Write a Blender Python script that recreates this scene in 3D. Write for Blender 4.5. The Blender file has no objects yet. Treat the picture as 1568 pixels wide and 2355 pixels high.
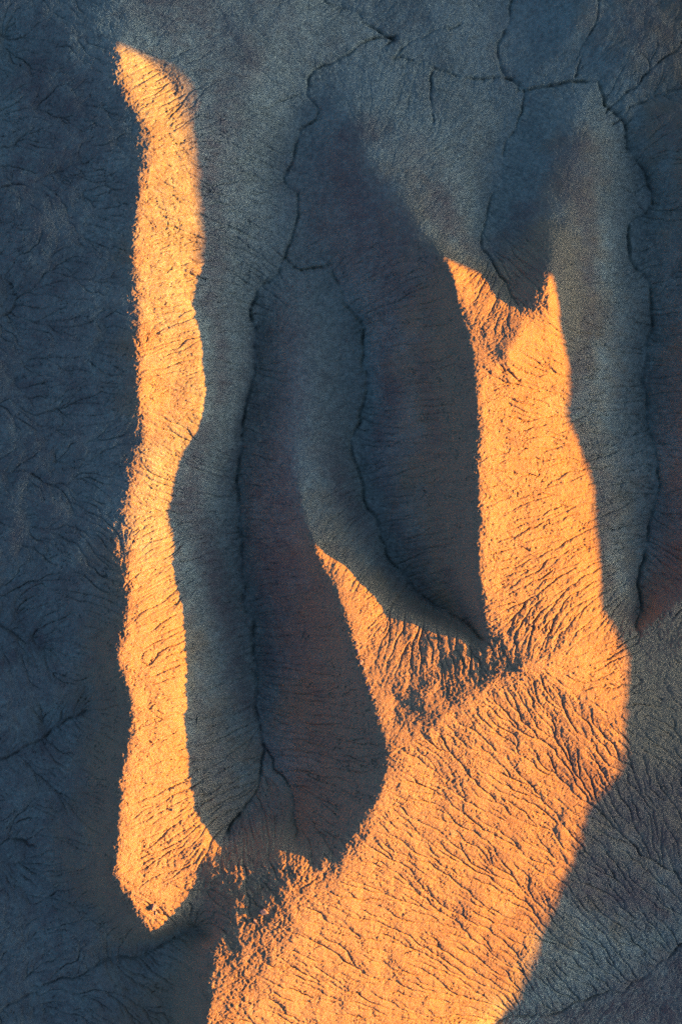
import bpy, math, random
import numpy as np

# ------------------------------------------------------------------ camera, sky, sun, exposure
SC = bpy.context.scene
COL = SC.collection
CAM_H = 450.0                 # drone height over the valley floor (m)
FRAME_W = 170.0               # metres of ground across the frame at z = 0
SUN_EL = 9.0                  # degrees; the sun stands to the right (east, +X)
SUN_AZ = 0.0

cam_d = bpy.data.cameras.new("camera")
cam_d.sensor_fit = 'HORIZONTAL'
cam_d.sensor_width = 36.0
cam_d.lens = 36.0 * CAM_H / FRAME_W
cam_d.clip_end = 20000.0
cam = bpy.data.objects.new("camera", cam_d)
cam.location = (0, 0, CAM_H)
COL.objects.link(cam)
SC.camera = cam

W = bpy.data.worlds.new("World")
SC.world = W
W.use_nodes = True
nt = W.node_tree
bg = nt.nodes["Background"]
sky = nt.nodes.new("ShaderNodeTexSky")
sky.sky_type = 'NISHITA'
sky.sun_disc = False
sky.sun_elevation = math.radians(SUN_EL)
sky.sun_rotation = math.radians(90.0 - SUN_AZ)
sky.altitude = 1500.0
sky.air_density = 0.6
sky.dust_density = 10.0
sky.ozone_density = 4.0
nt.links.new(sky.outputs[0], bg.inputs[0])
bg.inputs[1].default_value = 0.080

sun_d = bpy.data.lights.new("sun", 'SUN')
sun_d.energy = 5.0
sun_d.angle = math.radians(0.5)
sun_d.color = (1.0, 0.34, 0.0)
sun = bpy.data.objects.new("sun", sun_d)
sun.rotation_euler = (0, math.radians(90.0 - SUN_EL), math.radians(SUN_AZ))
COL.objects.link(sun)

SC.view_settings.view_transform = 'Standard'
SC.view_settings.look = 'None'
SC.view_settings.gamma = 1.0
SC.cycles.use_denoising = False      # the fine rills are lost to the denoiser; plain film grain suits the picture
SC.cycles.use_adaptive_sampling = False
SC.view_settings.exposure = 2.06

# --- TERRAIN BEGIN ---------------------------------------------------------------------------
rng = np.random.default_rng(7)
TS = math.tan(math.radians(SUN_EL))
S0 = FRAME_W / 1568.0         # traced units -> metres at z = 0
XM = 262.0                    # the neighbouring ridge whose shadow fills the valley


def P(dx, dy, z):
    k = S0 * (CAM_H - z) / CAM_H
    return ((dx - 784.0) * k, (1177.0 - dy) * k, z)


def line(*pts):
    """traced polyline (dx, dy, z) -> world; z None is filled by interpolation"""
    pts = [list(p) if len(p) == 3 else [p[0], p[1], None] for p in pts]
    d = [0.0]
    for a, b in zip(pts[:-1], pts[1:]):
        d.append(d[-1] + math.hypot(b[0] - a[0], b[1] - a[1]))
    kn = [(s, p[2]) for s, p in zip(d, pts) if p[2] is not None]
    zs = np.interp(d, [k[0] for k in kn], [k[1] for k in kn])
    return np.array([P(p[0], p[1], z) for p, z in zip(pts, zs)])


# ---- drainage lines
CH_A = line((905, 85, -3.5), (830, 100), (740, 150), (705, 215, -2.5), (738, 250), (735, 275), (700, 295), (688, 345),
            (658, 400), (685, 440), (680, 520), (655, 590, -3.0), (605, 660), (585, 710, -2.5), (583, 860), (565, 980, -2.0),
            (553, 1100), (553, 1300, -1.0), (570, 1450), (590, 1560, 2.0), (605, 1720, 8.0), (575, 1810, 11), (520, 1920, 15.5))
CH_A2 = line((605, 1720, 8.0), (640, 1775), (680, 1830, 12.5), (690, 1930, 17.5))
CH_B = line((655, 590, -3.0), (690, 617), (762, 612, -2.4), (790, 690), (830, 740), (848, 850, -1.8), (825, 960), (815, 1010),
            (820, 1090, 0.0), (850, 1190), (905, 1280, 3.2), (950, 1360), (1010, 1400, 7.8), (1070, 1440, 14.0), (1108, 1478, 19.5))
CH_C = line((1207, 205, -4.5), (1195, 250), (1155, 350), (1140, 440, -2.0), (1110, 540, 2.5), (1115, 580), (1150, 640, 12.6), (1175, 672, 14.6),
            (1192, 690, 15.6))
CH_E = line((1200, -40, -5.0), (1188, 30), (1142, 98, -4.8), (1148, 130), (1170, 170), (1207, 205, -4.5), (1310, 190, -3.8), (1370, 195), (1385, 250), (1440, 300), (1450, 340),
            (1500, 430), (1500, 470), (1445, 515), (1450, 600), (1500, 680), (1500, 740), (1480, 790, -6.0), (1490, 900),
            (1485, 960), (1510, 1030), (1515, 1100, -5.0), (1500, 1190), (1475, 1290, -2.0), (1465, 1400, 3.0), (1448, 1450, 8.5))
CH_K = line((740, 0, -5.0), (830, 30), (832, 50), (885, 80, -3.6), (905, 85, -3.5), (880, 115), (900, 140), (1000, 155), (1100, 175),
            (1165, 180), (1207, 205, -4.5))
CH_F = line((1175, 1670, 20.0), (1260, 1760), (1360, 1850, 9.0), (1430, 1930), (1500, 1975), (1568, 2020, -2.0), (1700, 2100, -7))
CH_G = line((1130, 2354, 0.0), (1300, 2322, -4), (1450, 2260, -6.5), (1568, 2170, -8.0), (1700, 2100, -9))
CH_N1 = line((1310, 190, -3.8), (1335, 120), (1380, 0, 2.6))
CH_N2 = line((1385, 260, -3.0), (1470, 180), (1600, 60, 5.6))
CH_N3 = line((1400, 290, -2.8), (1500, 225), (1640, 170, 5.0))
CH_N4 = line((1455, 345, -2.6), (1580, 340, 2.4))
CH_N5 = line((900, 140, -3.6), (960, 90), (1060, 50, -2.2))
CH_P1 = line((1010, 300, 3.6), (1000, 250), (990, 165, -3.4))
CH_P2 = line((545, 262, 5.5), (610, 245), (700, 212, -2.4))
CH_M = line((462, 2118, 19.5), (400, 2156, 16.0), (330, 2192, 13.0), (230, 2205, 10.5), (120, 2270, 6.5), (0, 2330, 3.0), (-120, 2390, 0.0))
CH_L1 = line((-160, 1090, 0.5), (0, 1088, 4.5), (60, 1075), (140, 1118, 8.5))
CH_L2 = line((-160, 1410, 0.5), (0, 1440, 4.5), (60, 1485), (115, 1505, 8.5))
CH_L3 = line((-160, 1800, 1.0), (0, 1745, 5.5), (50, 1720), (125, 1665, 9.5), (200, 1645, 14.0))
CH_L4 = line((-160, 1920, 1.0), (0, 1930, 5.5), (90, 1950, 9.0))
CH_L5 = line((-160, 640, 0.0), (0, 430, 4.0), (60, 430, 5.0), (150, 400, 7.0))
CH_L6 = line((-160, 150, -1.5), (0, 55, 2.5), (45, 60, 3.4), (70, 90, 4.2))
CH_L7 = line((-160, 640, 0.0), (0, 740, 2.6), (40, 690, 3.0), (30, 655, 3.3), (0, 640, 3.4))
CH_LX = line((-170, -250, -4), (-160, 400, -1), (-160, 1090, 0.4), (-160, 1800, 0.6), (-160, 2500, -1))
CHANNELS = [CH_A, CH_A2, CH_B, CH_C, CH_E, CH_K, CH_F, CH_G, CH_N1, CH_N2, CH_N3, CH_N4, CH_N5, CH_P1, CH_P2, CH_M,
            CH_L1, CH_L2, CH_L3, CH_L4, CH_L5, CH_L6, CH_L7]

# ---- crest lines
CR_R = line((770, 235, 3.5), (800, 300, 6.0), (870, 390, 10.0), (950, 490, 14.0), (1035, 605, 18.6), (1060, 720, 20.8), (1095, 860, 22.3),
            (1098, 950, 22.6), (1098, 1100, 23.0), (1100, 1250, 23.2), (1103, 1330, 23.0), (1108, 1420, 22.2), (1118, 1480, 22.2), (1130, 1510, 22.8))
CR_D = line((1266, 700, 18.0), (1258, 660, 17.4), (1263, 632, 15.7), (1285, 500, 12.8), (1305, 380, 10.8), (1335, 280, 8.4), (1345, 215, 3.0))
PRONG = line((1229, 664, 17.5), (1234, 700, 18.1))
HOLLOW = line((1192, 690, 15.9), (1210, 715, 18.0), (1195, 770, 20.5), (1160, 820, 21.9))
CR_MAIN = line((1130, 1510, 22.8), (1185, 1540, 24.2), (1095, 1590, 24.6), (1000, 1660, 25.0), (900, 1760, 25.6), (850, 1870, 25.8),
               (800, 1950, 25.8), (720, 2060, 26.4), (620, 2180, 27.8), (560, 2280, 28.4), (535, 2354, 28.8), (480, 2500, 29.0))
CR_SPUR = line((700, 655, 1.0), (694, 700, 4.2), (694, 900, 8.2), (680, 1050, 10.8), (697, 1180, 13.2), (728, 1275, 17.6), (785, 1390, 22.0), (815, 1500, 24.0),
               (850, 1600, 25.2), (890, 1720, 25.9), (900, 1760, 25.6))
SP_EDGE = line((760, 1290, 17.6), (800, 1320, 18.2), (900, 1412, 19.2), (980, 1440, 20.1), (1050, 1466, 20.9), (1085, 1500, 21.4))
SP_BAND = line((900, 1640, 24.9), (1000, 1570, 24.4), (1060, 1520, 23.1), (1092, 1506, 22.0))
CR_E = line((1185, 1540, 25.3), (1290, 1505, 21.5), (1420, 1465, 13.2), (1470, 1447, 11.4), (1568, 1380, 9.0), (1720, 1290, 9.5))
CR_F = line((1240, 1560, 22.6), (1390, 1640, 15.8), (1470, 1720, 10.5), (1600, 1800, 6.0))
CR_H2 = line((1600, -60, 10.5), (1500, 60, 6.5), (1440, 130, 2.6), (1400, 170, -0.3))
CR_H3 = line((1720, 260, 9.5), (1568, 250, 5.2), (1480, 290, 0.8))
CR_H4 = line((1400, -60, 6.5), (1330, 40, 3.4), (1285, 110, 0.6), (1270, 150, -1.6))
CR_H5 = line((1720, 420, 9.0), (1600, 400, 4.8), (1520, 385, 0.6))
CR_RX = line((1780, -250, 13), (1760, 260, 11.0), (1740, 500, 11.0), (1720, 900, 11.0), (1720, 1290, 10.5))
SPL1 = line((235, 1300, 17.0), (120, 1290, 12.4), (0, 1270, 8.6), (-140, 1260, 4.0))
SPL2 = line((225, 1590, 18.0), (110, 1590, 12.6), (0, 1592, 9.0), (-140, 1600, 4.5))
SPL3 = line((240, 800, 13.8), (110, 800, 10.2), (0, 835, 7.0), (-140, 860, 3.5))
SPL4 = line((205, 1850, 18.0), (100, 1845, 12.4), (0, 1838, 8.8), (-140, 1850, 4.5))
SPL5 = line((235, 560, 12.5), (120, 540, 9.6), (20, 560, 6.4))
SPL6 = line((230, 2080, 19.0), (100, 2110, 12.0), (0, 2120, 8.0))
FILL = line((1078, 742, 21.0), (1130, 747, 20.4), (1182, 750, 19.5))
CR_T = line((600, 45, 4.6), (700, 25, 1.8), (800, 60, -1.8))
CR_T2 = line((780, -250, -3.5), (1000, 20, -1.2), (1090, 90, -2.6))
CR_SAD1 = line((478, 2000, 24.0), (520, 2000, 24.1), (560, 1995, 23.9), (640, 1982, 25.6), (700, 1995, 26.0))
CR_SAD2 = line((528, 2100, 26.6), (590, 2060, 26.0), (640, 2050, 26.7), (690, 2030, 26.5))
CR_SAD3 = line((468, 2180, 27.9), (498, 2212, 28.9), (474, 2262, 29.3), (490, 2300, 29.6), (476, 2354, 29.8), (462, 2500, 30))
CREASE_SAD = line((478, 2045, 23.0), (500, 2085, 25.0), (520, 2150, 27.0), (474, 2180, 27.3))
FOOT_SAD = line((430, 2140, 17.6), (462, 2145, 19.3), (488, 2150, 22.0))
FOOT_SAD2 = line((405, 2190, 18.0), (400, 2260, 18.5), (400, 2360, 18.5))
# the crest of the long left ridge; heights are set below from the light on it
L_CREST = [(290, -250), (286, 0), (276, 70), (272, 115), (276, 165), (297, 235), (348, 305), (352, 345), (330, 395), (318, 470), (305, 530), (302, 640), (318, 720),
           (315, 830), (322, 900), (328, 1030), (300, 1100), (286, 1150), (299, 1230), (297, 1380), (289, 1440), (262, 1490),
           (299, 1600), (307, 1650), (293, 1720), (275, 1790), (270, 1930), (256, 2010), (300, 2080), (350, 2146)]
L_EDGE = [(288, 112), (345, 135), (390, 180), (410, 225), (435, 300), (443, 350), (450, 430), (458, 560), (445, 640), (440, 720), (458, 790),
          (470, 900), (462, 950), (420, 1030), (395, 1090), (380, 1160), (381, 1210), (400, 1330), (420, 1400), (428, 1550), (425, 1660),
          (432, 1780), (455, 1900), (472, 1985), (442, 2040), (408, 2088), (354, 2140)]
R_EDGE = [(1036, 603), (1090, 622), (1170, 657), (1276, 662), (1285, 740), (1310, 860), (1303, 960), (1340, 1050), (1365, 1120), (1368, 1220), (1380, 1300),
          (1380, 1400), (1410, 1440), (1412, 1470), (1440, 1500), (1440, 1560), (1432, 1640), (1430, 1720), (1418, 1780), (1360, 1840),
          (1340, 1880), (1325, 1950), (1290, 2030), (1270, 2080), (1240, 2150), (1225, 2210), (1190, 2290), (1150, 2354), (1060, 2500)]

# ---- detail grid
CELL = 0.2
X0, X1, Y0, Y1 = -106.0, 106.0, -150.0, 150.0
NX, NY = int(round((X1 - X0) / CELL)) + 1, int(round((Y1 - Y0) / CELL)) + 1
gx = X0 + CELL * np.arange(NX)
gy = Y0 + CELL * np.arange(NY)


def fnoise(shape, cell, lo, hi, beta=2.0, seed=1):
    """band-limited noise, wavelengths lo..hi metres, unit std"""
    r = np.random.default_rng(seed)
    f = np.fft.rfft2(r.standard_normal(shape))
    ky = np.fft.fftfreq(shape[0], cell)[:, None]
    kx = np.fft.rfftfreq(shape[1], cell)[None, :]
    k = np.hypot(kx, ky)
    k[0, 0] = 1
    amp = k ** (-beta / 2.0 - 0.5)
    amp = amp * np.exp(-(k * lo) ** 2 * 0.7) * (1 - np.exp(-(k * hi) ** 2 * 2))
    amp[0, 0] = 0
    n = np.fft.irfft2(f * amp, s=shape)
    return n / n.std()


def blur(a, sig):
    """gaussian blur by FFT on an edge-padded array (sigma in cells)"""
    p = int(3 * sig) + 2
    b = np.pad(a, p, mode='edge')
    ky = np.fft.fftfreq(b.shape[0])[:, None]
    kx = np.fft.rfftfreq(b.shape[1])[None, :]
    g = np.exp(-2 * (math.pi * sig) ** 2 * (kx ** 2 + ky ** 2))
    return np.fft.irfft2(np.fft.rfft2(b) * g, s=b.shape)[p:-p, p:-p]


def densify(L, step):
    out = []
    for a, b in zip(L[:-1], L[1:]):
        n = max(1, int(np.hypot(*(b[:2] - a[:2])) / step))
        t = np.arange(n)[:, None] / n
        out.append(a + (b - a) * t)
    out.append(L[-1:])
    return np.vstack(out)


def wiggle(L, amp):
    """give a traced line the small bends of a real gully"""
    D = densify(L, 0.4)
    s = np.arange(len(D))
    r = np.random.default_rng(int(abs(L[0, 0] * 13 + L[-1, 1] * 7)) + 3)
    for q, w in ((0, 1), (1, 1)):
        n = np.convolve(r.standard_normal(len(D) + 80), np.hanning(15), 'same')[40:-40] * 0.13
        n += np.convolve(r.standard_normal(len(D) + 80), np.hanning(41), 'same')[40:-40] * 0.14
        D[:, q] += n * amp
    return D


def upsample(a, shape):
    yi = np.linspace(0, a.shape[0] - 1, shape[0])
    xi = np.linspace(0, a.shape[1] - 1, shape[1])
    y0 = np.minimum(yi.astype(int), a.shape[0] - 2)
    x0 = np.minimum(xi.astype(int), a.shape[1] - 2)
    fy = (yi - y0)[:, None]
    fx = (xi - x0)[None, :]
    b = a[y0] * (1 - fy) + a[y0 + 1] * fy
    return b[:, x0] * (1 - fx) + b[:, x0 + 1] * fx


def solve(lines, cell):
    """smooth sheet through all the lines (discrete Laplace, coarse to fine)"""
    h = None
    for c in (cell * 8, cell * 4, cell * 2, cell):
        nx, ny = int(round((X1 - X0) / c)) + 1, int(round((Y1 - Y0) / c)) + 1
        num = np.zeros(nx * ny)
        den = np.zeros(nx * ny)
        for L in lines:
            D = densify(L, c * 0.4)
            ix = np.round((D[:, 0] - X0) / c).astype(int)
            iy = np.round((D[:, 1] - Y0) / c).astype(int)
            ok = (ix >= 0) & (ix < nx) & (iy >= 0) & (iy < ny)
            k = iy[ok] * nx + ix[ok]
            num += np.bincount(k, weights=D[ok, 2], minlength=nx * ny)
            den += np.bincount(k, minlength=nx * ny)
        fix = (den > 0).reshape(ny, nx)
        val = (num / np.maximum(den, 1)).reshape(ny, nx)
        h = np.full((ny, nx), val[fix].mean()) if h is None else upsample(h, (ny, nx))
        h[fix] = val[fix]
        yy, xx = np.mgrid[0:ny, 0:nx]
        masks = [((xx + yy) % 2 == q) & ~fix for q in (0, 1)]
        for it in range(220):
            for m in masks:
                p = np.pad(h, 1, mode='edge')
                av = 0.25 * (p[:-2, 1:-1] + p[2:, 1:-1] + p[1:-1, :-2] + p[1:-1, 2:])
                h[m] += 1.75 * (av - h)[m]
    return h


def sample(h, cell, x, y):
    fx = np.clip((x - X0) / cell, 0, h.shape[1] - 1.001)
    fy = np.clip((y - Y0) / cell, 0, h.shape[0] - 1.001)
    ix, iy = fx.astype(int), fy.astype(int)
    u, v = fx - ix, fy - iy
    return (h[iy, ix] * (1 - u) + h[iy, ix + 1] * u) * (1 - v) + (h[iy + 1, ix] * (1 - u) + h[iy + 1, ix + 1] * u) * v


def mesa_profile(h, cell, ys):
    """height of the neighbouring ridge so that its shadow ends on the traced edge of the right ridge"""
    pts = np.array([P(a, b, 10.0)[:2] for a, b in R_EDGE])
    z = sample(h, cell, pts[:, 0], pts[:, 1])
    pts = np.array([P(a, b, zz)[:2] for (a, b), zz in zip(R_EDGE, z)])
    D = densify(np.column_stack([pts, np.zeros(len(pts))]), 0.5)
    hz = sample(h, cell, D[:, 0], D[:, 1])
    M = hz + (XM - D[:, 0]) * TS
    o = np.argsort(D[:, 1])
    m = np.interp(ys, D[o, 1], M[o])
    ytop = D[o[-1], 1]
    return m, ytop


def shadow(h, cell, mesa):
    """height of the lower limit of sunlight over every grid point"""
    s = np.empty_like(h)
    cur = mesa - (XM - X1) * TS
    s[:, -1] = cur
    for j in range(h.shape[1] - 2, -1, -1):
        cur = np.maximum(cur, h[:, j + 1]) - cell * TS
        s[:, j] = cur
    return s


# heights of the left ridge: first from slope alone for its upper part, then from the shadow of the right ridge
CC = 0.5
ccx = X0 + CC * np.arange(int(round((X1 - X0) / CC)) + 1)
ccy = Y0 + CC * np.arange(int(round((Y1 - Y0) / CC)) + 1)
BASE = [wiggle(c, 1.0) for c in CHANNELS] + [CR_R, CR_D, HOLLOW, PRONG, CR_MAIN, CR_SPUR, CR_E, CR_F, CR_H2, CR_H3, CR_H4, CR_H5, CR_RX, SPL1, SPL2, SPL3, SPL4, SPL5, SPL6, FILL, CR_T, CR_T2,
                                             CR_SAD1, CR_SAD2, CR_SAD3, CREASE_SAD, FOOT_SAD, FOOT_SAD2, SP_EDGE, SP_BAND, CH_LX]
TOPZ = ([-250, 0, 70, 115, 200, 300, 400, 500, 600, 660], [9.5, 11.0, 12.3, 13.2, 15.0, 16.3, 16.8, 17.2, 17.8, 18.0])  # crest height down the top part


def left_lines(z_edge_low=None):
    """z_edge_low: height of light limit along L_EDGE (or None for the first guess)"""
    e = np.array(L_EDGE, float)
    c = np.array(L_CREST, float)
    ez = []
    for i, (x, y) in enumerate(e):
        xc = np.interp(y, c[:, 1], c[:, 0])
        w = abs(x - xc) * S0
        z_top = np.interp(y, TOPZ[0], TOPZ[1]) - 0.55 * w
        z_low = 10.0 if z_edge_low is None else z_edge_low[i]
        t = min(1, max(0, (y - 590) / 80.0))
        ez.append(z_top * (1 - t) + z_low * t)
    ez = np.array(ez)
    cz = []
    for x, y in c:
        if y < 112:
            cz.append(np.interp(y, TOPZ[0], TOPZ[1]))
            continue
        ye = min(y, 2140)
        xe = np.interp(ye, e[:, 1], e[:, 0])
        ze = np.interp(ye, e[:, 1], ez)
        w = (xe - x) * S0
        sl = 0.55 if y < 1750 else (0.55 - 0.17 * min(1, (y - 1750) / 250.0))
        zz = ze + sl * w
        cz.append(zz)
    cr = line(*[(x, y, z) for (x, y), z in zip(L_CREST, cz)])
    ed = line(*[(x, y, z) for (x, y), z in zip(L_EDGE, ez)])
    return cr, ed, ez


LCR, LED, LEZ = left_lines()
for rep in range(3):
    CC_H = solve(BASE + [LCR, LED], CC)
    M, YTOP = mesa_profile(CC_H, CC, ccy)
    # above the right ridge's tip the neighbouring ridge follows the left ridge's own shadow edge
    o = np.argsort(LED[:, 1])
    mL = np.interp(ccy, LED[o, 1], (LED[:, 2] + (XM - LED[:, 0]) * TS)[o])
    M = np.where(ccy > YTOP, mL, M)
    ytip = LED[0, 1]
    M = M + np.clip((ccy - ytip + 0.5) / 3.5, 0, None).clip(0, 1.6) * 3.0
    M = np.convolve(np.pad(M, 3, mode='edge'), np.ones(7) / 7, 'valid')
    SH = shadow(CC_H, CC, M)
    zl = sample(SH, CC, LED[:, 0], LED[:, 1])
    LCR, LED, LEZ = left_lines(zl)
CC_H = solve(BASE + [LCR, LED], CC)

# ---- to the detail grid: round everything a little, keep crests crisp
def near(L, rad):
    """1 along a line, falling to 0 at rad metres"""
    D = densify(L, CELL * 0.7)
    m = np.zeros((NY, NX))
    ix = np.round((D[:, 0] - X0) / CELL).astype(int).clip(0, NX - 1)
    iy = np.round((D[:, 1] - Y0) / CELL).astype(int).clip(0, NY - 1)
    m[iy, ix] = 1
    sg = rad / CELL / 2.2
    m = blur(m, sg)
    return np.clip(m * sg * math.sqrt(2 * math.pi), 0, 1)


def zone(pts, z, soft):
    """soft mask of a traced patch of ground"""
    q = np.array([P(a, b, z)[:2] for a, b in pts])
    m = inside(q, gx, gy).astype(float)
    return np.clip(blur(m, soft / CELL), 0, 1)


def inside(q, xs, ys):
    m = np.zeros((len(ys), len(xs)), bool)
    for (xa, ya), (xb, yb) in zip(q, np.roll(q, -1, axis=0)):
        if ya == yb:
            continue
        rows = np.nonzero((ys >= min(ya, yb)) & (ys < max(ya, yb)))[0]
        if len(rows) == 0:
            continue
        xc = xa + (ys[rows] - ya) * (xb - xa) / (yb - ya)
        m[rows] ^= xs[None, :] > xc[:, None]
    return m


H = upsample(CC_H, (NY, NX))
soft = zone([(640, 560), (800, 560), (960, 560), (1040, 590), (1180, 560), (1420, 620), (1420, -100), (150, -100), (200, 60), (270, 100), (300, 100), (400, 90), (560, 300), (640, 420)], 5, 6.0)
soft = np.maximum(soft, zone([(650, 600), (780, 620), (840, 850), (800, 1050), (720, 1180), (660, 1050), (650, 800)], 6, 2.5))
lobe = zone([(1200, 120), (1400, 150), (1480, 420), (1420, 640), (1300, 620), (1180, 520)], 8, 6.0)
Hs = 0.45 * blur(H, 1.2 / CELL) + 0.55 * blur(H, 0.45 / CELL)
H = Hs * (1 - soft) + soft * (blur(H, 3.2 / CELL) * (1 - lobe) + lobe * blur(H, 5.0 / CELL))
wild = np.maximum(zone([(-400, -200), (180, -100), (230, 300), (230, 1200), (200, 2000), (330, 2500), (-400, 2600)], 6, 8.0),
                  zone([(1230, -100), (1380, 180), (1520, 420), (1560, 900), (1560, 1400), (1800, 1400), (1800, -200)], 0, 6.0))
rnd = near(CR_MAIN[5:], 7.0)
H = H * (1 - rnd) + rnd * blur(H, 2.4 / CELL)
rnd = 0.6 * np.maximum(near(LCR[3:], 3.0), near(CR_R[7:-2], 3.0))
H = H * (1 - rnd) + rnd * blur(H, 1.2 / CELL)
H += (0.26 + 0.34 * wild) * fnoise(H.shape, CELL, 4, 30, 2.0, 11) + 0.9 * wild * fnoise(H.shape, CELL, 12, 60, 2.0, 14) + 0.05 * fnoise(H.shape, CELL, 0.8, 4, 1.6, 12)
# the broken rock along the crests and on the low saddle between the ridges
ROCKY = zone([(470, 1990), (700, 1985), (760, 2000), (620, 2170), (545, 2354), (480, 2400), (470, 2180), (530, 2140)], 22, 1.2)
ROCKY = np.maximum(ROCKY, 0.6 * zone([(890, 1700), (1000, 1600), (1070, 1480), (1120, 1490), (1200, 1535), (1090, 1600), (1000, 1670), (900, 1760)], 24, 1.0))
ROCKY = np.maximum(ROCKY, zone([(255, 1980), (300, 1960), (340, 2060), (380, 2100), (350, 2150), (300, 2090)], 26, 1.2))
CRN = np.maximum.reduce([near(line(*[(x, y, 20.0) for x, y in L_CREST[3:]]), 1.6), 0.8 * near(CR_SPUR[5:], 1.2), 0.6 * near(CR_R[6:], 0.9)])
H += (0.038 * ROCKY + 0.05 * CRN) * fnoise(H.shape, CELL, 0.5, 3.0, 1.4, 13)
# gully floors cut into the foot of the slopes
VAR = np.clip(0.85 + 0.4 * fnoise(H.shape, CELL, 3, 20, 1.6, 71), 0.25, 1.7)
for L, wd, dp in ((BASE[0], 0.6, 0.85), (BASE[1], 0.5, 0.4), (BASE[2], 0.5, 0.75), (BASE[3], 0.5, 0.6), (BASE[4], 0.6, 0.85), (BASE[5], 0.55, 0.7),
                  (BASE[6][60:], 0.5, 0.4), (BASE[7], 0.5, 0.4)) + tuple((b_, 0.5, 0.55) for b_ in BASE[8:15]) + tuple((b_, 0.55, 0.42) for b_ in BASE[15:len(CHANNELS)]):
    D = densify(L, 0.5)
    H -= dp * near(D[:, :3], wd) * VAR


MOM = 0.8


def trace(h, cell, n, steps, seed, fine=0.6):
    """drops of rain run down the sheet along its continuous gradient; returns how many passed each cell"""
    r = np.random.default_rng(seed)
    ny, nx = h.shape
    g = blur(h, fine) if fine else h
    gyv, gxv = np.gradient(g)
    gyv = gyv.astype(np.float32).ravel()
    gxv = gxv.astype(np.float32).ravel()
    x = (r.random(n) * (nx - 3) + 1).astype(np.float32)
    y = (r.random(n) * (ny - 3) + 1).astype(np.float32)
    vx = np.zeros(n, np.float32)
    vy = np.zeros(n, np.float32)
    acc = np.zeros(nx * ny)
    for s in range(steps):
        ix = x.astype(np.int32)
        iy = y.astype(np.int32)
        k = iy * nx + ix
        u = x - ix
        v = y - iy
        w00 = (1 - u) * (1 - v)
        w10 = u * (1 - v)
        w01 = (1 - u) * v
        w11 = u * v
        dx = -(gxv[k] * w00 + gxv[k + 1] * w10 + gxv[k + nx] * w01 + gxv[k + nx + 1] * w11)
        dy = -(gyv[k] * w00 + gyv[k + 1] * w10 + gyv[k + nx] * w01 + gyv[k + nx + 1] * w11)
        m = np.hypot(dx, dy) + 1e-9
        vx = MOM * vx + dx / m
        vy = MOM * vy + dy / m
        m = np.hypot(vx, vy) + 1e-6
        x = np.clip(x + 0.8 * vx / m, 1, nx - 3)
        y = np.clip(y + 0.8 * vy / m, 1, ny - 3)
        acc += np.bincount(np.round(y).astype(np.int32) * nx + np.round(x).astype(np.int32), minlength=nx * ny)
    return acc.reshape(ny, nx) * (nx * ny / (n * steps))      # mean 1


def rills(h, cell, rounds, n, steps, depth, cap, seed, sig=0.55, relax=0.02):
    """wear rills into the sheet where the rain gathers"""
    for q in range(rounds):
        a = trace(h, cell, n, steps, seed + q)
        c = np.minimum(a, cap) ** 0.5
        c = blur(c, sig)
        c = c - blur(c, 6.0)
        gy_, gx_ = np.gradient(blur(h, 3.0), cell)
        sl = np.clip(np.hypot(gx_, gy_) / 0.35, 0.15, 1.0)
        h = h - depth * c * sl
        if relax:
            h = h + relax * (blur(h, 1.0) - h)
    return h


def streaks(h, n, steps, bend, seed):
    """noise drawn out along the fall of the ground: the grain of rain-washed clay"""
    ny, nx = h.shape
    g = blur(h, 5.0)
    b, a = np.gradient(g)
    ang = np.arctan2(-b, -a) + bend * fnoise(h.shape, CELL, 0.8, 4.0, 1.4, seed)
    cx, sy = np.cos(ang).astype(np.float32).ravel(), np.sin(ang).astype(np.float32).ravel()
    nf = n.astype(np.float32).ravel()
    out = nf.copy()
    X, Y = np.meshgrid(np.arange(nx, dtype=np.float32), np.arange(ny, dtype=np.float32))
    for sg in (1, -1):
        x, y = X.ravel().copy(), Y.ravel().copy()
        for q in range(steps):
            k = np.rint(y).astype(np.int32) * nx + np.rint(x).astype(np.int32)
            x = np.clip(x + sg * cx[k], 0, nx - 1)
            y = np.clip(y + sg * sy[k], 0, ny - 1)
            k = np.rint(y).astype(np.int32) * nx + np.rint(x).astype(np.int32)
            out += nf[k]
    out = out.reshape(ny, nx)
    return (out - out.mean()) / out.std()


gy_, gx_ = np.gradient(blur(H, 5.0), CELL)
FALL = np.clip(np.hypot(gx_, gy_) / 0.5, 0.05, 1.0)
ST = streaks(H, fnoise(H.shape, CELL, 0.5, 1.6, 0.8, 81), 13, 0.45, 82)
H = H + 0.05 * FALL * (1 - 0.5 * soft) * ST
H2 = H[::2, ::2]
H2 = rills(H2, CELL * 2, 3, 60000, 90, 0.014, 9.0, 5)
dH = upsample(H2 - H[::2, ::2], H.shape)
H = H + dH + 0.028 * fnoise(H.shape, CELL, 0.45, 2.0, 1.2, 21)
H = rills(H, CELL, 4, 200000, 60, 0.012, 6.0, 30)
H = H + 0.020 * fnoise(H.shape, CELL, 0.35, 1.0, 1.0, 22)
H = rills(H, CELL, 4, 260000, 36, 0.018, 6.0, 40, 0.45, 0.0)
calm = 0.65 * zone([(740, 1290), (900, 1400), (1060, 1460), (1000, 1640), (900, 1740), (830, 1560)], 22, 2.0)
calm = np.maximum(calm, 0.7 * zone([(1060, 640), (1160, 660), (1230, 690), (1260, 760), (1180, 830), (1100, 840)], 19, 2.0))
calm = np.maximum(calm, 0.35 * zone([(900, 1760), (1190, 1560), (1430, 1640), (1300, 2020), (1140, 2380), (560, 2380)], 14, 3.0))
chn = np.maximum.reduce([near(b_, 1.6) for b_ in BASE[:15]])
calm = np.maximum(calm, 0.55 * soft) * (1 - chn)
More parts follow.
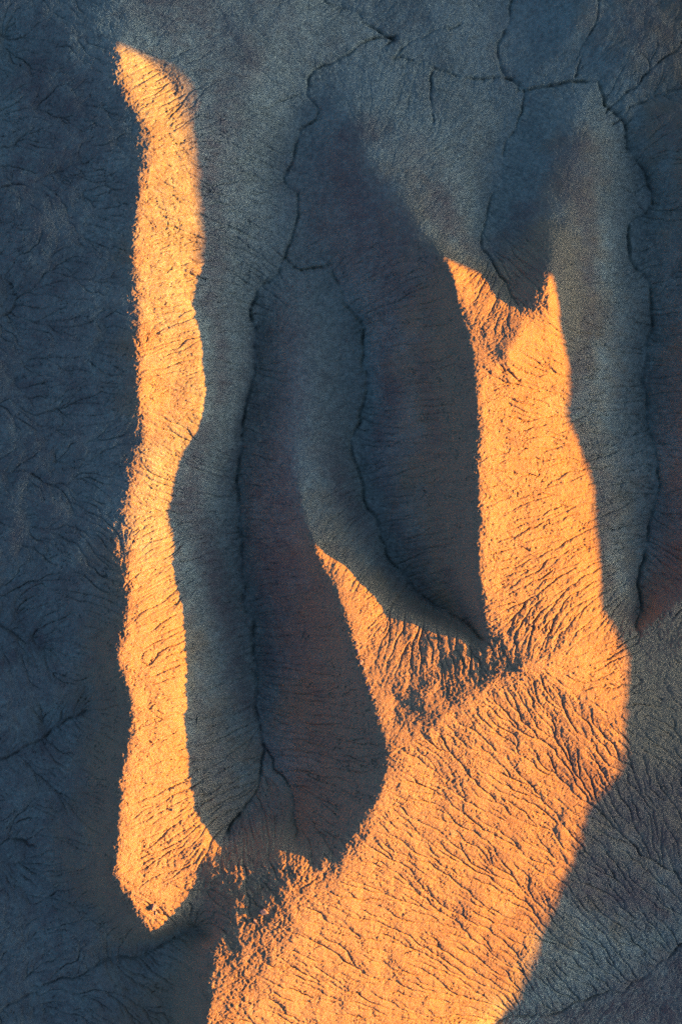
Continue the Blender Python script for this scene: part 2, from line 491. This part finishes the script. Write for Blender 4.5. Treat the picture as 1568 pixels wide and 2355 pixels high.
H = H * (1 - calm) + calm * blur(H, 3.0)
# narrow slots at the bottom of the rills, and the skin of drying cracks between them
run = trace(H, CELL, 600000, 40, 60, 0.5)
gy_, gx_ = np.gradient(blur(H, 3.0), CELL)
steep = np.clip(np.hypot(gx_, gy_) / 0.4, 0.1, 1.0)
slot = np.clip((np.sqrt(run) - 1.25) / 1.6, 0, 1)
H = H - (1 - 0.65 * soft) * 0.27 * blur(slot, 0.32) * steep * np.clip(1 + 0.45 * fnoise(H.shape, CELL, 2, 12, 1.6, 61), 0.2, 1.8)
ST2 = streaks(H, fnoise(H.shape, CELL, 0.35, 1.0, 0.6, 83), 9, 0.6, 84)
crack = np.clip((-ST2 - 0.75) / 1.0, 0, 1)
H = H - 0.23 * crack * FALL * (1 - 0.55 * soft) * (1 - 0.5 * calm) * np.clip(0.75 + 0.5 * fnoise(H.shape, CELL, 2, 10, 1.6, 85), 0.1, 1.6)
w1 = fnoise(H.shape, CELL, 0.9, 4.0, 1.6, 62)
w2 = fnoise(H.shape, CELL, 0.7, 2.5, 1.4, 63)
keep = np.clip(0.55 + 0.6 * fnoise(H.shape, CELL, 1.5, 9, 1.4, 64), 0, 1)


def hair(n, wid):
    a, b = np.gradient(n)
    return np.exp(-(n / (np.hypot(a, b) * wid + 1e-3)) ** 2)


H = H - keep * (0.14 * hair(w1, 0.8) + 0.10 * hair(w2, 0.7)) * (1 - 0.5 * soft)
H = H + 0.03 * fnoise(H.shape, CELL, 0.35, 1.4, 0.7, 23)

# ---- settle the light: neighbouring ridge from the finished surface, left ridge to its shadow line
HB = blur(H, 1.2 / CELL)
M, YTOP = mesa_profile(HB, CELL, gy)
o = np.argsort(LED[:, 1])
mL = np.interp(gy, LED[o, 1], (LED[:, 2] + (XM - LED[:, 0]) * TS)[o])
M = np.where(gy > YTOP, mL, M)
M = M + ((gy - LED[0, 1] + 0.5) / 3.5).clip(0, 1.6) * 3.0
M = np.convolve(np.pad(M, 9, mode='edge'), np.ones(19) / 19, 'valid')
SH = shadow(H, CELL, M)
LD = densify(LED, 0.5)
err = sample(blur(SH, 3), CELL, LD[:, 0], LD[:, 1]) - sample(HB, CELL, LD[:, 0], LD[:, 1])
o = np.argsort(LD[:, 1])
er = np.interp(gy, LD[o, 1], err[o], left=0, right=0).clip(-3, 3)
er = np.convolve(np.pad(er, 10, mode='edge'), np.hanning(21) / np.hanning(21).sum(), 'valid')
xe = np.interp(gy, LD[o, 1], LD[o, 0])
H = H + er[:, None] * np.exp(-((gx[None, :] - (xe[:, None] - 6.0)) / 12.0) ** 2)
# --- TERRAIN END -----------------------------------------------------------------------------

# ------------------------------------------------------------------ the sheet beyond the frame
def grow(start, step, f, smax, stop):
    out, x, d = [], start, step
    while x < stop - 1e-6:
        d = min(d * f, smax)
        x = min(x + d, stop)
        out.append(x)
    return np.array(out)


right = np.concatenate([grow(X1, CELL, 1.06, 2.5, XM), grow(XM, 1.0, 1.12, 150.0, 3000.0)])
left = -grow(-X0, CELL, 1.06, 150.0, 3000.0)[::-1]
up = grow(Y1, CELL, 1.06, 150.0, 3000.0)
down = -grow(-Y0, CELL, 1.06, 150.0, 3000.0)[::-1]
xs = np.concatenate([left, gx, right])
ys = np.concatenate([down, gy, up])
nl, nr, nd, nu = len(left), len(right), len(down), len(up)


def mirror(v, lo, n):
    """grid index of a coordinate, folded back at the borders of the detailed sheet"""
    q = np.abs(np.rint((v - lo) / CELL)).astype(int) % (2 * (n - 1))
    return np.where(q > n - 1, 2 * (n - 1) - q, q)


MX, MY = mirror(xs, X0, NX), mirror(ys, Y0, NY)
Z = H[np.ix_(MY, MX)]
XX, YY = np.meshgrid(xs, ys)


def rolling(x, y):
    """ridges and dry valleys of the badlands round about"""
    r = np.random.default_rng(77)
    z = np.zeros_like(x)
    for lam, amp in ((420, 16), (210, 11), (110, 7), (60, 4), (33, 2.0), (19, 1.0)):
        for q in range(3):
            a, p = r.random() * math.pi, r.random() * 6.28
            u = (x * math.cos(a) + y * math.sin(a)) / lam * 2 * math.pi
            v = (-x * math.sin(a) + y * math.cos(a)) / lam * 2 * math.pi
            z += amp * (1 - np.abs(np.sin(u * 0.5 + p + 0.9 * np.sin(v * 0.6 + p * 2)))) / 3.0
    return z - 12.0


dist = np.hypot(np.maximum(np.maximum(X0 - XX, XX - X1), 0), np.maximum(np.maximum(Y0 - YY, YY - Y1), 0))
t = np.clip(dist / 110.0, 0, 1)
t = t * t * (3 - 2 * t)
RO = rolling(XX, YY)
Z = Z * (1 - t) + RO * t
# the neighbouring ridge to the right
Mfull = np.pad(M, (nd, nu), mode='edge')
base = np.where(XX > X1, -4 + 0.25 * RO, 0)
tr = np.clip((XX - X1) / 40.0, 0, 1)
tr = tr * tr * (3 - 2 * tr)
zr = Z * (1 - tr) + base * tr
fl = np.clip((XX - (XM - 75.0)) / 75.0, 0, 1)
zr = zr * (1 - fl ** 1.3) + Mfull[:, None] * fl ** 1.3
beyond = np.clip((XX - XM) / 40.0, 0, 1)
zr = np.where(XX > XM, Mfull[:, None] - 4.0 * beyond + (RO - 8) * 0.3 * np.clip((XX - XM) / 300.0, 0, 1), zr)
Z = np.where(XX > X1, zr, Z)

# ------------------------------------------------------------------ colour of the ground (mudstone beds, rust, rock, painted shade and sun warmth)
gxx, gyy = np.meshgrid(gx, gy)
bed = H + 1.2 * fnoise(H.shape, CELL, 12, 60, 2.0, 51)
mauve_shade = np.exp(-((bed - 6.5) / 3.0) ** 2) + 0.55 * np.exp(-((bed - 14.5) / 1.8) ** 2)
mauve_shade *= 0.5 + 0.2 * np.tanh(fnoise(H.shape, CELL, 10, 60, 2.0, 52))
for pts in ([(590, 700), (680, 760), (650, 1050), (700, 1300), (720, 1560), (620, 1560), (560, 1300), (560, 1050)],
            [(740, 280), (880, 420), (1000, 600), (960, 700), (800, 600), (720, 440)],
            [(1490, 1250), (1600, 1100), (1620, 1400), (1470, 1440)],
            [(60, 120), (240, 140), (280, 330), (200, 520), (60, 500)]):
    mauve_shade = np.maximum(mauve_shade, 0.65 * zone(pts, 6, 5.0))
mauve_shade = np.maximum(mauve_shade, 0.5 * zone([(-300, 300), (230, 400), (270, 900), (240, 1500), (220, 2000), (300, 2200), (420, 2420), (-300, 2420)], 8, 7.0))  # painted shade: darkens the whole left flank
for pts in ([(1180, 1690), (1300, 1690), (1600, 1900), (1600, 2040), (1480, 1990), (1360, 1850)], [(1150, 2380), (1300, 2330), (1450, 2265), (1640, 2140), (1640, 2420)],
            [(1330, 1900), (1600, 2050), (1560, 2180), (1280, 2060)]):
    mauve_shade = np.maximum(mauve_shade, 0.85 * zone(pts, 2, 4.0))  # painted shade: dims the lower-right slopes, reaching a little into the lit side
mauve_shade = np.clip(mauve_shade * (0.85 + 0.15 * ST) + 0.08 * fnoise(H.shape, CELL, 1.5, 12, 1.6, 53), 0, 1)
rust = np.clip(0.75 * ROCKY + 0.3 * CRN, 0, 1) * np.clip(0.5 + 0.5 * fnoise(H.shape, CELL, 0.6, 6, 1.4, 54), 0, 1)
pale = np.clip(0.5 + 0.24 * fnoise(H.shape, CELL, 0.5, 2.5, 0.8, 55) + 0.14 * fnoise(H.shape, CELL, 4, 30, 1.6, 57), 0, 1)
sun_ochre = 0.92 * np.clip((bed - (11.0 - 0.12 * gxx + 0.02 * gyy)) / 9.0 + 0.5 + 0.15 * fnoise(H.shape, CELL, 2, 14, 1.6, 56), 0, 1)  # sun warmth painted in: tint plane tilted to follow the sunlit zones
tint = np.stack([mauve_shade, rust, pale, sun_ochre], -1)
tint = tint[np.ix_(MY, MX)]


def soil():
    m = bpy.data.materials.new("mudstone")
    m.use_nodes = True
    n = m.node_tree
    L = n.links.new
    b = n.nodes["Principled BSDF"]
    b.inputs["Roughness"].default_value = 0.95
    b.inputs["Specular IOR Level"].default_value = 0.05
    at = n.nodes.new("ShaderNodeAttribute")
    at.attribute_name = "tint"
    sep = n.nodes.new("ShaderNodeSeparateColor")
    L(at.outputs["Color"], sep.inputs[0])
    geo = n.nodes.new("ShaderNodeNewGeometry")

    def mix(fac, a, bcol, scale=None):
        x = n.nodes.new("ShaderNodeMix")
        x.data_type = 'RGBA'
        L(fac, x.inputs["Factor"])
        if hasattr(a, "node"):
            L(a, x.inputs[6])
        else:
            x.inputs[6].default_value = (*a, 1)
        x.inputs[7].default_value = (*bcol, 1)
        return x.outputs[2]

    c = mix(sep.outputs["Blue"], GREY_DARK, GREY_PALE)
    c = mix(at.outputs["Alpha"], c, SUN_OCHRE)
    c = mix(sep.outputs["Red"], c, MAUVE_SHADE)
    c = mix(sep.outputs["Green"], c, RUST)
    # grain of the dry popcorn clay
    gr = n.nodes.new("ShaderNodeTexNoise")
    gr.inputs["Scale"].default_value = 4.0
    gr.inputs["Detail"].default_value = 6
    gr.inputs["Roughness"].default_value = 0.7
    L(geo.outputs["Position"], gr.inputs["Vector"])
    mr = n.nodes.new("ShaderNodeMapRange")
    mr.inputs["From Min"].default_value = 0.25
    mr.inputs["From Max"].default_value = 0.75
    mr.inputs["To Min"].default_value = 0.72
    mr.inputs["To Max"].default_value = 1.28
    L(gr.outputs["Fac"], mr.inputs["Value"])
    mul = n.nodes.new("ShaderNodeVectorMath")
    mul.operation = 'SCALE'
    L(c, mul.inputs[0])
    L(mr.outputs[0], mul.inputs["Scale"])
    L(mul.outputs[0], b.inputs["Base Color"])
    bn = n.nodes.new("ShaderNodeTexNoise")
    bn.inputs["Scale"].default_value = 2.0
    bn.inputs["Detail"].default_value = 7
    bn.inputs["Roughness"].default_value = 0.75
    L(geo.outputs["Position"], bn.inputs["Vector"])
    bump = n.nodes.new("ShaderNodeBump")
    bump.inputs["Strength"].default_value = 0.9
    bump.inputs["Distance"].default_value = 0.35
    L(bn.outputs["Fac"], bump.inputs["Height"])
    L(bump.outputs[0], b.inputs["Normal"])
    return m


GREY_DARK, GREY_PALE = (0.25, 0.25, 0.170), (0.415, 0.415, 0.28)
MAUVE_SHADE, RUST, SUN_OCHRE = (0.215, 0.155, 0.115), (0.32, 0.22, 0.11), (0.38, 0.27, 0.14)  # first tone also paints shade, last tone paints sun warmth
MUD = soil()

# ------------------------------------------------------------------ cut the sheet along its gullies into named pieces of country
RIDGE_L = np.vstack([BASE[0][:, :2], [P(470, 1990, 20)[:2], P(445, 2050, 19)[:2], P(440, 2095, 17.5)[:2]], BASE[15][:, :2],
                     [P(-120, 2390, 0)[:2], P(-170, 1500, 0)[:2], P(-170, -220, 0)[:2], P(740, -220, -4)[:2], P(740, 0, -5)[:2]], BASE[5][:60, :2]])
iJ = int(np.argmin(np.hypot(*(BASE[0][:, :2] - BASE[2][0, :2]).T)))
iN = int(np.argmin(np.hypot(*(BASE[0][:, :2] - BASE[1][0, :2]).T)))
mainc = CR_MAIN[:, :2]
SPUR = np.vstack([BASE[0][iJ:iN, :2], BASE[1][:, :2], mainc[6:0:-1], [P(1118, 1500, 22)[:2]], BASE[2][::-1, :2]])
iK = int(np.argmin(np.hypot(*(BASE[5][:, :2] - BASE[0][0, :2]).T)))
iEC = int(np.argmin(np.hypot(*(BASE[4][:, :2] - BASE[3][0, :2]).T)))
RIDGE_R = np.vstack([BASE[2][:, :2], [P(1118, 1500, 22)[:2]], mainc[1:7], BASE[1][::-1, :2], BASE[0][iN:, :2],
                     [P(470, 1990, 20)[:2], P(445, 2050, 19)[:2], P(440, 2095, 17.5)[:2], P(440, 2200, 17)[:2], P(440, 2480, 17)[:2], P(1100, 2480, 0)[:2]],
                     BASE[7][:, :2], [P(1740, 2000, 0)[:2], P(1740, 1500, 4)[:2], P(1600, 1480, 8)[:2]], BASE[4][iEC:, :2][::-1],
                     BASE[5][iK:, :2][::-1], BASE[0][:iJ, :2]])
HILLS = np.vstack([BASE[5][:60, :2], BASE[5][60:, :2], BASE[4][iEC:, :2], [P(1600, 1480, 8)[:2], P(1740, 1500, 4)[:2], P(1740, -220, 5)[:2], P(740, -220, -4)[:2]]])
xm, ym = 0.5 * (xs[1:] + xs[:-1]), 0.5 * (ys[1:] + ys[:-1])
part = np.zeros((len(ys) - 1, len(xs) - 1), np.int8)
for k, q in ((4, HILLS), (1, RIDGE_L), (2, SPUR), (3, RIDGE_R)):
    part[inside(q, xm, ym)] = k

NXX = len(xs)
zy, zx = np.gradient(Z, ys, xs)
nrm = np.stack([-zx, -zy, np.ones_like(Z)], -1)
nrm /= np.linalg.norm(nrm, axis=-1, keepdims=True)
co = np.stack([XX, YY, Z], -1).reshape(-1, 3)
nrm = nrm.reshape(-1, 3)
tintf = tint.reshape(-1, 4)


def patch(name, k, label, cat):
    fy, fx = np.nonzero(part == k)
    v = fy * NXX + fx
    quad = np.stack([v, v + 1, v + NXX + 1, v + NXX], -1)
    used, inv = np.unique(quad, return_inverse=True)
    inv = inv.reshape(-1).astype(np.int32)
    me = bpy.data.meshes.new(name)
    me.vertices.add(len(used))
    me.vertices.foreach_set("co", co[used].astype(np.float32).ravel())
    me.loops.add(len(inv))
    me.loops.foreach_set("vertex_index", inv)
    me.polygons.add(len(quad))
    me.polygons.foreach_set("loop_start", np.arange(0, len(inv), 4, dtype=np.int32))
    me.polygons.foreach_set("use_smooth", np.ones(len(quad), bool))
    me.update(calc_edges=True)
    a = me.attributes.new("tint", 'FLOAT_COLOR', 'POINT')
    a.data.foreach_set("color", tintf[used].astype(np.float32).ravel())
    me.normals_split_custom_set_from_vertices(nrm[used])
    me.materials.append(MUD)
    o_ = bpy.data.objects.new(name, me)
    COL.objects.link(o_)
    o_["label"] = label
    o_["category"] = cat
    o_["kind"] = "structure"
    return o_


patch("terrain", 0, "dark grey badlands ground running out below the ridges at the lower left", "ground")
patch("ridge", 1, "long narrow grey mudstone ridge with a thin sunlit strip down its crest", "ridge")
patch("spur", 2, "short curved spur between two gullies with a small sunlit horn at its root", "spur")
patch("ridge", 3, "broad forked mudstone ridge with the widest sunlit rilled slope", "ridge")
patch("hills", 4, "low shaded grey hills furrowed by branching gullies beyond the broad ridge", "hills")


# ------------------------------------------------------------------ loose rocks on the lit ground
def rock(dx, dy, size, seed, label, group=None):
    r = np.random.default_rng(seed)
    x, y, _ = P(dx, dy, 22.5)
    z = float(sample(H, CELL, np.array([x]), np.array([y]))[0])
    x, y, _ = P(dx, dy, z)
    z = float(sample(H, CELL, np.array([x]), np.array([y]))[0])
    import bmesh
    bm = bmesh.new()
    bmesh.ops.create_icosphere(bm, subdivisions=3, radius=1.0)
    cuts = [(r.standard_normal(3), 0.62 + 0.25 * r.random()) for _ in range(9)]
    ph = r.random(9) * 6.28
    for v in bm.verts:
        p = np.array(v.co)
        for nn, d in cuts:                       # chip flat faces off a ball
            u = nn / np.linalg.norm(nn)
            e = p @ u - d
            if e > 0:
                p = p - u * e
        p = p * (1 + 0.05 * math.sin(5 * p[0] + ph[0]) * math.sin(6 * p[1] + ph[1]) + 0.03 * math.sin(11 * p[2] + ph[2]))
        v.co = (p[0] * size * 1.15, p[1] * size * 0.9, p[2] * size * 0.8)
    me = bpy.data.meshes.new("boulder")
    bm.to_mesh(me)
    bm.free()
    me.materials.append(STONE)
    o_ = bpy.data.objects.new("boulder", me)
    o_.location = (x, y, z + size * 0.38)
    o_.rotation_euler = (0, 0, r.random() * 6.28)
    COL.objects.link(o_)
    o_["label"] = label
    o_["category"] = "boulder"
    if group:
        o_["group"] = group
    return o_


def stone():
    m = bpy.data.materials.new("sandstone")
    m.use_nodes = True
    n = m.node_tree
    b = n.nodes["Principled BSDF"]
    b.inputs["Roughness"].default_value = 0.9
    t_ = n.nodes.new("ShaderNodeTexNoise")
    t_.inputs["Scale"].default_value = 5.0
    t_.inputs["Detail"].default_value = 6
    r_ = n.nodes.new("ShaderNodeValToRGB")
    r_.color_ramp.elements[0].position = 0.3
    r_.color_ramp.elements[0].color = (0.16, 0.12, 0.10, 1)
    r_.color_ramp.elements[1].position = 0.7
    r_.color_ramp.elements[1].color = (0.40, 0.32, 0.25, 1)
    g_ = n.nodes.new("ShaderNodeNewGeometry")
    n.links.new(g_.outputs["Position"], t_.inputs["Vector"])
    n.links.new(t_.outputs["Fac"], r_.inputs[0])
    n.links.new(r_.outputs[0], b.inputs["Base Color"])
    u_ = n.nodes.new("ShaderNodeBump")
    u_.inputs["Strength"].default_value = 0.5
    u_.inputs["Distance"].default_value = 0.1
    n.links.new(t_.outputs["Fac"], u_.inputs["Height"])
    n.links.new(u_.outputs[0], b.inputs["Normal"])
    return m


STONE = stone()
rock(607, 2098, 0.95, 1, "largest boulder, casting a black shadow on the orange rubble saddle")
rock(586, 2118, 0.5, 2, "half-size boulder just below the largest boulder on the saddle")
rock(1021, 1468, 0.42, 3, "dark stone alone near the upper rim of the small sunlit horn")
rock(1149, 1546, 0.42, 4, "stone in the rusty rubble band beside the fork of the ridges")
rock(1200, 1542, 0.45, 5, "upper of two close stones on the crest right of the fork")
rock(1202, 1562, 0.38, 6, "lower of two close stones on the crest right of the fork")
rock(1261, 1529, 0.4, 7, "stone highest out along the side crest running right from the fork")
rock(400, 1812, 0.34, 8, "upper stone near the shaded edge of the narrow ridge's lower end")
rock(396, 1862, 0.36, 9, "middle stone on the lower end of the narrow sunlit ridge")
rock(436, 1877, 0.42, 10, "dark stone right at the shadow line of the narrow ridge's lower end")
rock(353, 2085, 0.9, 11, "big dark block near the pointed foot of the narrow ridge")
rock(358, 2100, 0.5, 12, "small block leaning below the big dark block at the ridge foot")
for q, (bx_, by_) in enumerate(((815, 1478), (819, 1497), (826, 1522), (833, 1538), (838, 1561), (846, 1583), (852, 1602), (868, 1650))):
    rock(bx_ + 4, by_, 0.38 + 0.12 * (q % 3), 30 + q, "small orange rock block along the left rim of the sunlit horn", "rock blocks on the rim of the horn")
